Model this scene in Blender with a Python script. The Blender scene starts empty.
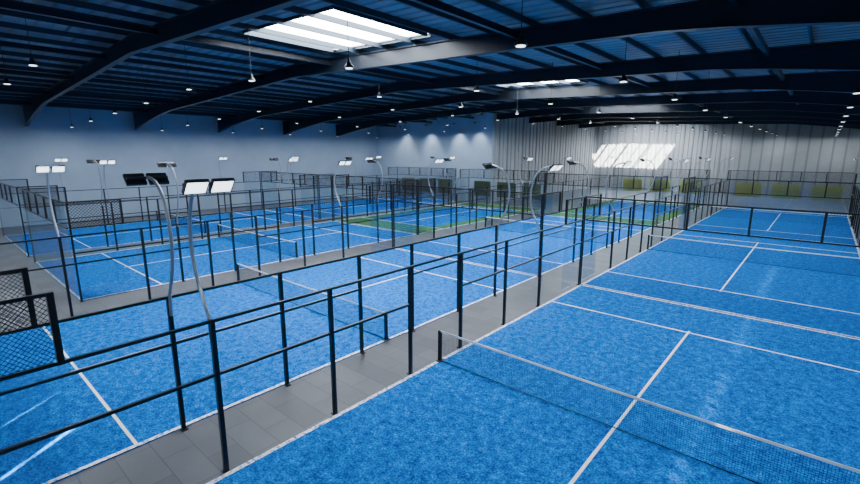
import bpy, math, random
from mathutils import Vector
random.seed(4)
D=bpy.data; C=bpy.context; S=C.scene
COL=S.collection

# ---------------------------------------------------------------- materials
def mat(name,color=(.5,.5,.5),rough=.5,metal=0,spec=.5,emis=None,estr=0):
    m=D.materials.new(name); m.use_nodes=True
    b=m.node_tree.nodes["Principled BSDF"]
    b.inputs["Base Color"].default_value=(*color,1)
    b.inputs["Roughness"].default_value=rough
    b.inputs["Metallic"].default_value=metal
    b.inputs["Specular IOR Level"].default_value=spec
    if emis:
        b.inputs["Emission Color"].default_value=(*emis,1)
        b.inputs["Emission Strength"].default_value=estr
    return m
def nodes(m): return m.node_tree.nodes,m.node_tree.links,m.node_tree.nodes["Principled BSDF"]
def noise_ramp(m,scale,stops,detail=4,bump=0,bscale=None,dist=.02,rough=.6):
    n,l,b=nodes(m)
    tc=n.new("ShaderNodeTexCoord")
    t=n.new("ShaderNodeTexNoise"); t.inputs["Scale"].default_value=scale; t.inputs["Detail"].default_value=detail
    t.inputs["Roughness"].default_value=rough
    l.new(tc.outputs["Object"],t.inputs["Vector"])
    r=n.new("ShaderNodeValToRGB")
    e=r.color_ramp.elements
    e[0].position=stops[0][0]; e[0].color=(*stops[0][1],1)
    e[1].position=stops[-1][0]; e[1].color=(*stops[-1][1],1)
    for p,c in stops[1:-1]:
        x=e.new(p); x.color=(*c,1)
    l.new(t.outputs["Fac"],r.inputs["Fac"]); l.new(r.outputs["Color"],b.inputs["Base Color"])
    if bump:
        t2=n.new("ShaderNodeTexNoise"); t2.inputs["Scale"].default_value=bscale or scale; t2.inputs["Detail"].default_value=5
        l.new(tc.outputs["Object"],t2.inputs["Vector"])
        bp=n.new("ShaderNodeBump"); bp.inputs["Strength"].default_value=bump; bp.inputs["Distance"].default_value=dist
        l.new(t2.outputs["Fac"],bp.inputs["Height"]); l.new(bp.outputs["Normal"],b.inputs["Normal"])
    return t,r

M_blue=mat("turf_blue",rough=.75,spec=.03)
_t,_r=noise_ramp(M_blue,5,[(.36,(.0,.045,.24)),(.46,(.0,.13,.52)),(.56,(.0,.22,.74)),(.68,(.0,.40,1.0))],detail=10,bump=.7,bscale=24,dist=.035,rough=.85)
def fibre():
    n,l,b=nodes(M_blue)
    tc=n.new("ShaderNodeTexCoord")
    v=n.new("ShaderNodeTexVoronoi"); v.inputs["Scale"].default_value=24
    l.new(tc.outputs["Object"],v.inputs["Vector"])
    mr=n.new("ShaderNodeMapRange"); mr.inputs["From Min"].default_value=.1; mr.inputs["From Max"].default_value=.75
    mr.inputs["To Min"].default_value=1.35; mr.inputs["To Max"].default_value=.55
    l.new(v.outputs["Distance"],mr.inputs["Value"])
    mx=n.new("ShaderNodeMix"); mx.data_type='RGBA'; mx.blend_type='MULTIPLY'; mx.inputs["Factor"].default_value=1.0
    l.new(_r.outputs["Color"],mx.inputs["A"]); l.new(mr.outputs["Result"],mx.inputs["B"]); l.new(mx.outputs["Result"],b.inputs["Base Color"])
fibre()
M_green=mat("turf_green",rough=.9,spec=.1)
noise_ramp(M_green,9,[(.3,(.03,.11,.03)),(.6,(.09,.22,.05)),(.8,(.18,.34,.10))],detail=6,bump=.5,bscale=22,dist=.03)
M_line=mat("line_white",rough=.85)
noise_ramp(M_line,30,[(.30,(.6,.7,.85)),(.40,(.95,.95,.95)),(.7,(.98,.98,.98))],detail=4)
M_sand=mat("sand_edge",rough=.9)
noise_ramp(M_sand,14,[(.36,(.0,.17,.6)),(.46,(.6,.72,.85)),(.55,(.95,.96,.97))],detail=6)
M_floor=mat("floor_concrete",rough=.42,spec=.35)
def floor_nodes():
    n,l,b=nodes(M_floor)
    tc=n.new("ShaderNodeTexCoord")
    br=n.new("ShaderNodeTexBrick"); br.inputs["Scale"].default_value=1.0
    br.inputs["Brick Width"].default_value=1.2; br.inputs["Row Height"].default_value=.6
    br.inputs["Mortar Size"].default_value=.008
    br.inputs["Color1"].default_value=(.085,.095,.112,1); br.inputs["Color2"].default_value=(.125,.135,.155,1)
    br.inputs["Mortar"].default_value=(.05,.058,.068,1)
    t=n.new("ShaderNodeTexNoise"); t.inputs["Scale"].default_value=1.3; t.inputs["Detail"].default_value=6
    mx=n.new("ShaderNodeMix"); mx.data_type='RGBA'; mx.blend_type='MULTIPLY'; mx.inputs["Factor"].default_value=.35
    l.new(tc.outputs["Object"],br.inputs["Vector"]); l.new(tc.outputs["Object"],t.inputs["Vector"])
    l.new(br.outputs["Color"],mx.inputs["A"]); l.new(t.outputs["Fac"],mx.inputs["B"]); l.new(mx.outputs["Result"],b.inputs["Base Color"])
floor_nodes()
M_wall=mat("wall_paint",rough=.7,spec=.3)
noise_ramp(M_wall,.6,[(.3,(.28,.37,.48)),(.7,(.32,.41,.52))],detail=3,bump=.05,bscale=30,dist=.01)
M_metalwall=mat("wall_cladding",rough=.5,spec=.4)
noise_ramp(M_metalwall,.5,[(.3,(.28,.30,.32)),(.7,(.32,.345,.365))],detail=2)
M_rib=mat("wall_cladding_rib",(.19,.21,.235),.5)
M_roof=mat("roof_sheet",rough=.4,spec=.5)
noise_ramp(M_roof,.4,[(.3,(.18,.21,.235)),(.7,(.23,.26,.285))],detail=3)
M_purlin=mat("purlin_steel",(.03,.045,.065),.45,.3)
M_rafter=mat("rafter_steel",(.012,.018,.028),.4,.2)
M_black=mat("fence_black",(.006,.007,.009),.4,.3)
M_mesh=mat("mesh_wire",(.010,.011,.013),.5,.3)
M_pole=mat("pole_galvanised",(.30,.34,.40),.35,.7)
M_head=mat("lamp_housing",(.02,.022,.026),.4,.5)
M_led=mat("led_face",(.9,.95,1),.3,emis=(.85,.93,1),estr=3.5)
M_lampglow=mat("lamp_glow",(.9,.95,1),.3,emis=(.85,.93,1),estr=4)
M_wire=mat("cable_black",(.01,.01,.012),.5)
M_tape=mat("net_tape",(.85,.87,.9),.6)
M_board=mat("board_yellow",(.36,.38,.08),.6)
M_board2=mat("board_olive",(.15,.18,.08),.6)
M_glass=D.materials.new("glass_panel"); M_glass.use_nodes=True
def glass_nodes():
    n=M_glass.node_tree.nodes; l=M_glass.node_tree.links
    n.clear()
    o=n.new("ShaderNodeOutputMaterial"); t=n.new("ShaderNodeBsdfTransparent"); g=n.new("ShaderNodeBsdfGlossy")
    t.inputs["Color"].default_value=(.84,.91,.94,1); g.inputs["Roughness"].default_value=.02
    f=n.new("ShaderNodeFresnel"); f.inputs["IOR"].default_value=1.8
    m=n.new("ShaderNodeMixShader")
    l.new(f.outputs[0],m.inputs[0]); l.new(t.outputs[0],m.inputs[1]); l.new(g.outputs[0],m.inputs[2]); l.new(m.outputs[0],o.inputs[0])
glass_nodes()
def skymat(name,clear):
    m=D.materials.new(name); m.use_nodes=True
    n=m.node_tree.nodes; l=m.node_tree.links; n.clear()
    o=n.new("ShaderNodeOutputMaterial"); e=n.new("ShaderNodeEmission")
    e.inputs["Color"].default_value=(.88,.94,1,1); e.inputs["Strength"].default_value=30
    if clear:
        t=n.new("ShaderNodeBsdfTransparent"); t.inputs["Color"].default_value=(.9,.9,.9,1)
        a=n.new("ShaderNodeAddShader"); l.new(e.outputs[0],a.inputs[0]); l.new(t.outputs[0],a.inputs[1]); l.new(a.outputs[0],o.inputs[0])
    else: l.new(e.outputs[0],o.inputs[0])
    return m
M_sky=skymat("skylight_diffuse",False); M_skyc=skymat("skylight_clear",True)

# ---------------------------------------------------------------- mesh builder
class MB:
    def __init__(s): s.v=[];s.f=[];s.m=[];s.mats=[]
    def mi(s,m):
        if m not in s.mats: s.mats.append(m)
        return s.mats.index(m)
    def quad(s,a,b,c,d,m):
        i=len(s.v); s.v+= [tuple(a),tuple(b),tuple(c),tuple(d)]; s.f.append((i,i+1,i+2,i+3)); s.m.append(s.mi(m))
    def box(s,x0,x1,y0,y1,z0,z1,m):
        i=len(s.v)
        s.v+=[(x,y,z) for z in(z0,z1) for y in(y0,y1) for x in(x0,x1)]
        k=s.mi(m)
        for f in((0,2,3,1),(4,5,7,6),(0,1,5,4),(2,6,7,3),(0,4,6,2),(1,3,7,5)):
            s.f.append(tuple(i+j for j in f)); s.m.append(k)
    def beam(s,p,q,w,h,m,up=(0,0,1)):
        p=Vector(p);q=Vector(q);d=(q-p).normalized();u=Vector(up)
        r=d.cross(u)
        if r.length<1e-4: r=d.cross(Vector((1,0,0)))
        r.normalize(); u=r.cross(d).normalized()
        i=len(s.v)
        for c in(p,q):
            for a,b in((-1,-1),(1,-1),(1,1),(-1,1)):
                s.v.append(tuple(c+r*(a*w/2)+u*(b*h/2)))
        k=s.mi(m)
        for f in((3,2,1,0),(4,5,6,7),(0,1,5,4),(1,2,6,5),(2,3,7,6),(3,0,4,7)):
            s.f.append(tuple(i+j for j in f)); s.m.append(k)
    def tube(s,pts,r,m,n=10,rads=None):
        pts=[Vector(p) for p in pts]; i0=len(s.v); k=s.mi(m)
        for j,p in enumerate(pts):
            d=(pts[min(j+1,len(pts)-1)]-pts[max(j-1,0)]).normalized()
            a=Vector((0,1,0)) if abs(d.y)<.9 else Vector((1,0,0))
            u=d.cross(a).normalized(); w=d.cross(u)
            rr=rads[j] if rads else r
            for t in range(n):
                an=2*math.pi*t/n; s.v.append(tuple(p+u*rr*math.cos(an)+w*rr*math.sin(an)))
        for j in range(len(pts)-1):
            for t in range(n):
                a=i0+j*n+t;b=i0+j*n+(t+1)%n
                s.f.append((a,b,b+n,a+n)); s.m.append(k)
        s.f.append(tuple(i0+t for t in range(n))[::-1]); s.m.append(k)
        s.f.append(tuple(i0+(len(pts)-1)*n+t for t in range(n))); s.m.append(k)
    def obj(s,name,loc=(0,0,0),parent=None,smooth=False):
        me=D.meshes.new(name); me.from_pydata(s.v,[],s.f)
        for m in s.mats: me.materials.append(m)
        me.polygons.foreach_set("material_index",s.m)
        if smooth: me.polygons.foreach_set("use_smooth",[True]*len(me.polygons))
        me.update()
        o=D.objects.new(name,me); o.location=loc; COL.objects.link(o)
        if parent: o.parent=parent
        return o
def empty(name,loc):
    o=D.objects.new(name,None); o.location=loc; COL.objects.link(o); return o
def inst(src,name,loc,rot=0):
    o=D.objects.new(name,src.data); o.location=loc; o.rotation_euler=(0,0,rot); COL.objects.link(o); return o

# ---------------------------------------------------------------- building constants
XL,XR=-49.0,5.0; YN,YF=-16.0,76.0; YM=44.6; XM=-29.3
RX=-22.0
def rz(x): return 10.7-0.037*abs(x-RX)
BAY=7.7; Y0=6.7
rafY=[Y0+BAY*k for k in range(-2,9)]

# floor
b=MB(); b.box(XL,XR,YN,YF,-.2,0,M_floor); b.obj("floor")
# walls
b=MB(); b.box(XL-.3,XL,YN,YM,0,rz(XL),M_wall); b.obj("wall_left")
def gable(x0,x1,y,th,m,name,ribs=False):
    b=MB()
    xs=[x0]+([RX] if x0<RX<x1 else [])+[x1]
    for a,c in zip(xs,xs[1:]):
        b.quad((a,y,0),(c,y,0),(c,y,rz(c)),(a,y,rz(a)),m)
        b.quad((a,y+th,0),(a,y+th,rz(a)),(c,y+th,rz(c)),(c,y+th,0),m)
    b.quad((x0,y,0),(x0,y,rz(x0)),(x0,y+th,rz(x0)),(x0,y+th,0),m)
    b.quad((x1,y,0),(x1,y+th,0),(x1,y+th,rz(x1)),(x1,y,rz(x1)),m)
    if ribs:
        x=x0+.25; k=0
        while x<x1-.3:
            b.box(x,x+.22,y-.12,y,0,rz(x)-.03,M_rib if k%2 else m); x+=.6; k+=1
    return b.obj(name)
gable(XL,XM,YM,.3,M_wall,"wall_back_left")
gable(XM,XR,YF,.3,M_metalwall,"wall_back",True)
b=MB(); b.box(XM-.3,XM,YM+.3,YF,0,rz(XM),M_metalwall)
y=YM+.5; k=0
while y<YF-.2: b.box(XM,XM+.10,y,y+.22,0,rz(XM)-.03,M_rib if k%2 else M_metalwall); y+=.9; k+=1
b.obj("wall_recess")
b=MB(); b.box(XR,XR+.3,YN,YF,0,rz(XR),M_wall); b.obj("wall_right")
gable(XL,XR,YN-.3,.3,M_wall,"wall_near")

# roof (ribbed sheet) with skylight openings
SKY=[(-17.9,-12.1,9.4,13.7,0),(-17.9,-12.1,9.4+2*BAY,13.7+2*BAY,0),(-17.9,-12.1,9.4+4*BAY,13.7+4*BAY,0),
     (-26.2,-22.1,69.7,73.1,1),(-21.9,-15.0,69.7,73.1,1),(-7.0,-3.8,-8.5,-7.3,1)]  # clear ones shaped to throw sun patches; the last is added, out of view
def roof():
    b=MB()
    xs=sorted(set([XL,RX,XR]+[v for s in SKY for v in s[:2]]))
    pitch=.5
    y=YN
    ys=[]
    while y<YF-1e-6:
        ys+= [(y,0),(y+.34,0),(y+.39,.07),(y+.45,.07)]; y+=pitch
    ys.append((YF,0))
    for (ya,za),(yb,zb) in zip(ys,ys[1:]):
        for xa,xb in zip(xs,xs[1:]):
            mx=(xa+xb)/2; my=(ya+yb)/2
            if any(s[0]<mx<s[1] and s[2]<my<s[3] for s in SKY): continue
            b.quad((xa,ya,rz(xa)+za),(xa,yb,rz(xa)+zb),(xb,yb,rz(xb)+zb),(xb,ya,rz(xb)+za),M_roof)
    b.obj("ceiling")
roof()
for k,s in enumerate(SKY):
    b=MB(); x0,x1,y0,y1,cl=s
    m=M_skyc if cl else M_sky
    b.quad((x0-.05,y0-.1,rz(x0)+.1),(x0-.05,y1+.5,rz(x0)+.1),(x1+.05,y1+.5,rz(x1)+.1),(x1+.05,y0-.1,rz(x1)+.1),m)
    for xx in (x0,x1):
        b.beam((xx,y0,rz(xx)-.02),(xx,y1,rz(xx)-.02),.08,.2,M_purlin)
    for yy in (y0,y1+.25):
        b.beam((x0,yy,rz(x0)-.02),(x1,yy,rz(x1)-.02),.06,.14,M_purlin)
    b.obj("window_%d"%(k+1))

# rafters
def rafter(y,x0):
    b=MB()
    def depth(x):
        d=.62
        if x<XL+9: d=.62+.9*((XL+9-x)/9)**1.3
        if x>XR-9: d=.62+.9*((x-XR+9)/9)**1.3
        return d
    xs=[x0]
    x=x0
    while x<XR-1e-6:
        x=min(x+1.5,XR)
        if xs[-1]<RX<x: xs.append(RX)
        xs.append(x)
    for xa,xb in zip(xs,xs[1:]):
        ta,tb=rz(xa)-.22,rz(xb)-.22; ba,bb=ta-depth(xa),tb-depth(xb)
        for s_ in(-.012,.012):
            b.quad((xa,y+s_,ba),(xb,y+s_,bb),(xb,y+s_,tb),(xa,y+s_,ta),M_rafter)
        b.beam((xa,y,ta),(xb,y,tb),.26,.03,M_rafter); b.beam((xa,y,ba),(xb,y,bb),.26,.03,M_rafter)
    b.obj("roof_rafter")
for y in rafY: rafter(y, XL if y<YM else XM)
# purlins
b=MB()
x=XL+.8; k=0
while x<XR:
    y1=YM if x<XM else YF
    b.box(x-.035,x+.035,YN,y1,rz(x)-.20,rz(x)-.01,M_purlin); x+=1.75
b.obj("roof_purlins")
b=MB()
for x in(-45,-38.5,-32,-25.5,-19,-8.5,-2.2):
    b.box(x-.07,x+.07,YN,YM if x<XM else YF,rz(x)-.52,rz(x)-.32,M_rafter)
b.obj("roof_tie_beams")

# ---------------------------------------------------------------- courts
def court_surface(cx,cy,m):
    e=empty("padel_court",(cx,cy,0))
    b=MB(); X=4.94; Y=9.95
    if m is M_green:
        b.box(-X,X,-Y,-6.95,0.001,.02,M_green); b.box(-X,X,6.95,Y,0.001,.02,M_green)
        b.box(-X,X,-6.95,6.95,0.001,.02,M_blue)
        b.box(-X,-3.6,-6.95,6.95,.02,.022,M_green); b.box(3.6,X,-6.95,6.95,.02,.022,M_green)
    else: b.box(-X,X,-Y,Y,0.001,.02,m)
    b.obj("turf",parent=e)
    b=MB(); z0,z1=.022,.03
    for sy in(-1,1): b.box(-4.9,4.9,sy*6.95-.032,sy*6.95+.032,z0,z1,M_line)
    b.box(-.032,.032,-7.1,7.1,z0,z1,M_line); b.obj("service_lines",parent=e)
    b=MB()
    for sx in(-1,1): b.box(sx*4.89-.05,sx*4.89+.05,-9.93,9.93,z0,z1-.002,M_sand)
    for sy in(-1,1): b.box(-4.84,4.84,sy*9.90-.045,sy*9.90+.045,z0,z1-.002,M_sand)
    b.obj("sand_edge",parent=e)
    return e
def netobj(cx,cy):
    b=MB()
    for sx in(-1,1):
        b.box(sx*4.89-.04,sx*4.89+.04,-.04,.04,.031,.94,M_black)
        b.box(sx*4.87-.07,sx*4.87+.07,-.12,.12,.031,.045,M_black)
    N=20
    def zt(x): return .88+.04*(abs(x)/5)**1.5
    for i in range(N):
        xa=-4.87+9.74*i/N; xb=-4.87+9.74*(i+1)/N
        b.beam((xa,0,zt(xa)),(xb,0,zt(xb)),.02,.05,M_tape)
    b.box(-4.87,4.87,-.008,.008,.035,.052,M_black)
    x=-4.85
    while x<4.86:
        b.box(x-.0018,x+.0018,-.0015,.0015,.04,zt(x),M_mesh); x+=.045
    z=.08
    while z<.86:
        b.box(-4.87,4.87,-.0015,.0015,z-.0018,z+.0018,M_mesh); z+=.045
    return b.obj("padel_net",(cx,cy,0))

def mesh_rect(b,p,q,z0,z1,sp,w):
    """diamond wire mesh between p and q (xy)"""
    p=Vector((*p,0));q=Vector((*q,0)); L=(q-p).length; d=(q-p)/L; H=z1-z0
    up=Vector((0,0,1))
    def P(s,z): return p+d*s+up*z
    n=int((L+H)/sp)
    for i in range(n+1):
        for sg in(1,-1):
            # line s = c + sg*(z-z0)
            c=i*sp-(H if sg==1 else 0)
            t0,t1=0,H
            if sg==1:
                t0=max(0,-c); t1=min(H,L-c)
            else:
                t0=max(0,c-L); t1=min(H,c)
            if t1-t0<.01: continue
            a=P(c+sg*t0,z0+t0); e=P(c+sg*t1,z0+t1)
            o=d*(w/2)*1.414
            b.quad(a-o,a+o,e+o,e-o,M_mesh)
def fence_side(cx,cy,sx,msp=.07,w=.006):
    b=MB()
    ps=[-9.93,-8.17,-6.1,-3.6,-1.1,1.1,3.6,6.1,8.17,9.93]
    for y in ps:
        h=4 if abs(y)>=8 else 3
        t=.04 if abs(y)<9 else .032
        b.box(-t,t,y-t,y+t,(2.95 if 8<abs(y)<9 else 0.0),h,M_black)
        if not 8<abs(y)<9: b.box(-.0 if sx>0 else -.09,.09 if sx>0 else 0,y-.06,y+.06,0.0,.025,M_black)
    for a,c in zip(ps,ps[1:]):
        tall=(abs(a)>=8 and abs(c)>=8)
        for h in ((4,3,2) if tall else (3,2)):
            if abs(a)<2 and abs(c)<2 and h<2.5: continue
            b.box(-.03,.03,a,c,h-.05,h,M_black)
        if tall:
            mesh_rect(b,(0,a),(0,c),3,3.95,msp,w)
            b.quad((.035*sx,a,.05),(.035*sx,c,.05),(.035*sx,c,2.95),(.035*sx,a,2.95),M_glass)
    return b.obj("court_fence",(cx+sx*5.0,cy,0))
def fence_end(cx,cy,msp=.07,w=.006):
    b=MB()
    for i in range(1,5):
        x=-4.9+1.96*i
        b.box(x-.035,x+.035,-.04,.04,2.95,4,M_black)
    for h in(3,4): b.box(-4.9,4.9,-.03,.03,h-.05,h,M_black)
    mesh_rect(b,(-4.9,0),(4.9,0),3,3.95,msp,w)
    for i in range(5):
        x=-4.9+1.96*i
        b.quad((x+.01,0,.02),(x+1.95,0,.02),(x+1.95,0,2.95),(x+.01,0,2.95),M_glass)
    return b.obj("glass_screen_fence",(cx,cy,0))
def flood(x,y,sx):
    e=empty("court_floodlight",(x,y,0))
    b=MB()
    pts=[(0,2.6),(-.02,3.0),(-.2,3.35),(-.38,3.75),(-.46,4.2),(-.42,4.65),(-.26,5.05),(.02,5.3),(.36,5.38)]
    # smooth
    P=[]
    for i in range(len(pts)-1):
        p0=pts[max(i-1,0)];p1=pts[i];p2=pts[i+1];p3=pts[min(i+2,len(pts)-1)]
        for t in(0,.33,.66):
            P.append(tuple(.5*((2*p1[j])+(-p0[j]+p2[j])*t+(2*p0[j]-5*p1[j]+4*p2[j]-p3[j])*t*t+(-p0[j]+3*p1[j]-3*p2[j]+p3[j])*t**3) for j in(0,1)))
    P.append(pts[-1])
    b.tube([(sx*(a-.075),0,z) for a,z in P],.032,M_pole,n=10)
    b.obj("pole",parent=e,smooth=True)
    b=MB()
    b.beam((sx*.36,-.36,5.37),(sx*.36,.36,5.37),.05,.05,M_head)
    for s in(-1,1):
        c=Vector((sx*.42,s*.2,5.34)); ti=math.radians(48)
        # facing direction : outward+down
        f=Vector((sx*math.sin(ti)*1.0,0,-math.cos(ti))); u=Vector((sx*math.cos(ti),0,math.sin(ti)))
        b.beam(c-u*.13,c+u*.13,.35,.06,M_head,up=f)
        v=Vector((0,1,0)); fc=c+f*.033
        b.quad(fc-u*.115-v*.155,fc+u*.115-v*.155,fc+u*.115+v*.155,fc-u*.115+v*.155,M_led)
    b.obj("led_heads",parent=e)

AX=-2.72; AY=9.17
courts=[]
for k in range(3):
    courts.append((AX,AY+20*k,M_blue,k))
for k in range(3):
    courts.append((AX-12,AY+20*k,M_blue if k<2 else M_green,k))
for k in range(2):
    courts.append((AX-24.1,13.7+20*k,M_blue if k<1 else M_green,k+1))
for k in range(2):
    courts.append((AX-36.1,13.7+20*k,M_blue,k+1))
for cx,cy,m,k in courts:
    court_surface(cx,cy,m); netobj(cx,cy)
    sp=.07 if k==0 else .12
    wd=.007 if k==0 else .014
    for sx in(-1,1):
        fence_side(cx,cy,sx,sp,wd)
        for yy in(-6.1,6.1):
            flood(cx+sx*5,cy+yy,-sx)
    fence_end(cx,cy+10,sp,wd)
for cx,cy in((AX,AY),(AX-12,AY),(AX-24.1,13.7),(AX-36.1,13.7)):
    fence_end(cx,cy-10,.12,.016)

# boards on end walls far away
b=MB()
for cx in(AX,AX-12):
    for x in(-4.4,-1.2,2.0):
        b.box(cx+x,cx+x+2.3,59.3,59.36,1.2,2.7,M_board)
b.obj("sponsor_boards")
b=MB()
for cx in(AX-24.1,AX-36.1):
    for x in(-4.4,-1.2,2.0):
        b.box(cx+x,cx+x+2.3,43.85,43.9,.9,2.6,M_board2)
b.obj("sponsor_boards")

# ---------------------------------------------------------------- pendant lamps
def pendant_mesh():
    b=MB()
    prof=[(.02,.24),(.04,.22),(.06,.17),(.075,.12),(.12,.06),(.15,0)]
    b.tube([(0,0,z) for r,z in prof],0,M_head,n=16,rads=[r for r,z in prof])
    b.tube([(0,0,-.003),(0,0,-.015)],.10,M_lampglow,n=16)
    b.tube([(0,0,.23),(0,0,2.0)],.010,M_wire,n=5)
    return b
src=None
ld=D.lights.new("pendant_light",'AREA'); ld.shape='DISK'; ld.size=.18; ld.energy=165; ld.color=(.88,.94,1)
rows=[]
yy=8.9-6.45*3
j=0
while yy<YF-2:
    x=-5.2+5.7
    if j==2: x=3.2
    while x>(XL if yy<YM-1 else XM)+2:
        if not (j==2 and x>-15): rows.append((x,yy+(.65 if j==2 else 0)))
        x-=5.7
    yy+=6.45; j+=1
for x,y in rows:
    z=rz(x)-2.0
    nm="pendant_lamp"
    if src is None:
        src=pendant_mesh().obj(nm,(x,y,z)); o=src
    else: o=inst(src,nm,(x,y,z))
    l=D.objects.new("lamp_source",ld); l.location=(0,0,-.03); l.parent=o; COL.objects.link(l)

# wall washers on back-left wall
wl=D.lights.new("wall_spot",'SPOT'); wl.energy=750; wl.spot_size=math.radians(75); wl.spot_blend=.8; wl.shadow_soft_size=.1; wl.color=(.88,.94,1)
for x in(-43,-38.5,-34,-31):
    b=MB(); b.tube([(0,0,.15),(0,0,0)],.12,M_head,n=12); b.tube([(0,0,.1),(0,1.15,.25)],.02,M_head,n=6)
    o=b.obj("wall_spotlight",(x,YM-1.2,9.2))
    l=D.objects.new("lamp_source",wl); l.location=(0,0,-.03); l.rotation_euler=(math.radians(18),0,0); l.parent=o; COL.objects.link(l)

# sun + world
s=D.lights.new("sun",'SUN'); s.energy=110; s.angle=.02; s.color=(1,.94,.86)
so=D.objects.new("sun",s); COL.objects.link(so); so.location=(10,-10,30)
so.rotation_euler=Vector((-.75,1,-1.15)).to_track_quat('-Z','Y').to_euler()
w=D.worlds.new("sky"); S.world=w; w.use_nodes=True
bg=w.node_tree.nodes["Background"]; bg.inputs[0].default_value=(.5,.7,1,1); bg.inputs[1].default_value=1.0

# ---------------------------------------------------------------- camera
cd=D.cameras.new("camera"); cd.sensor_width=36; cd.lens=448/860*36; cd.clip_end=300; cd.clip_start=.05
co=D.objects.new("camera",cd); COL.objects.link(co)
co.location=(0,0,5.85); co.rotation_euler=(math.radians(90-11.24),0,math.radians(41.05))
S.camera=co
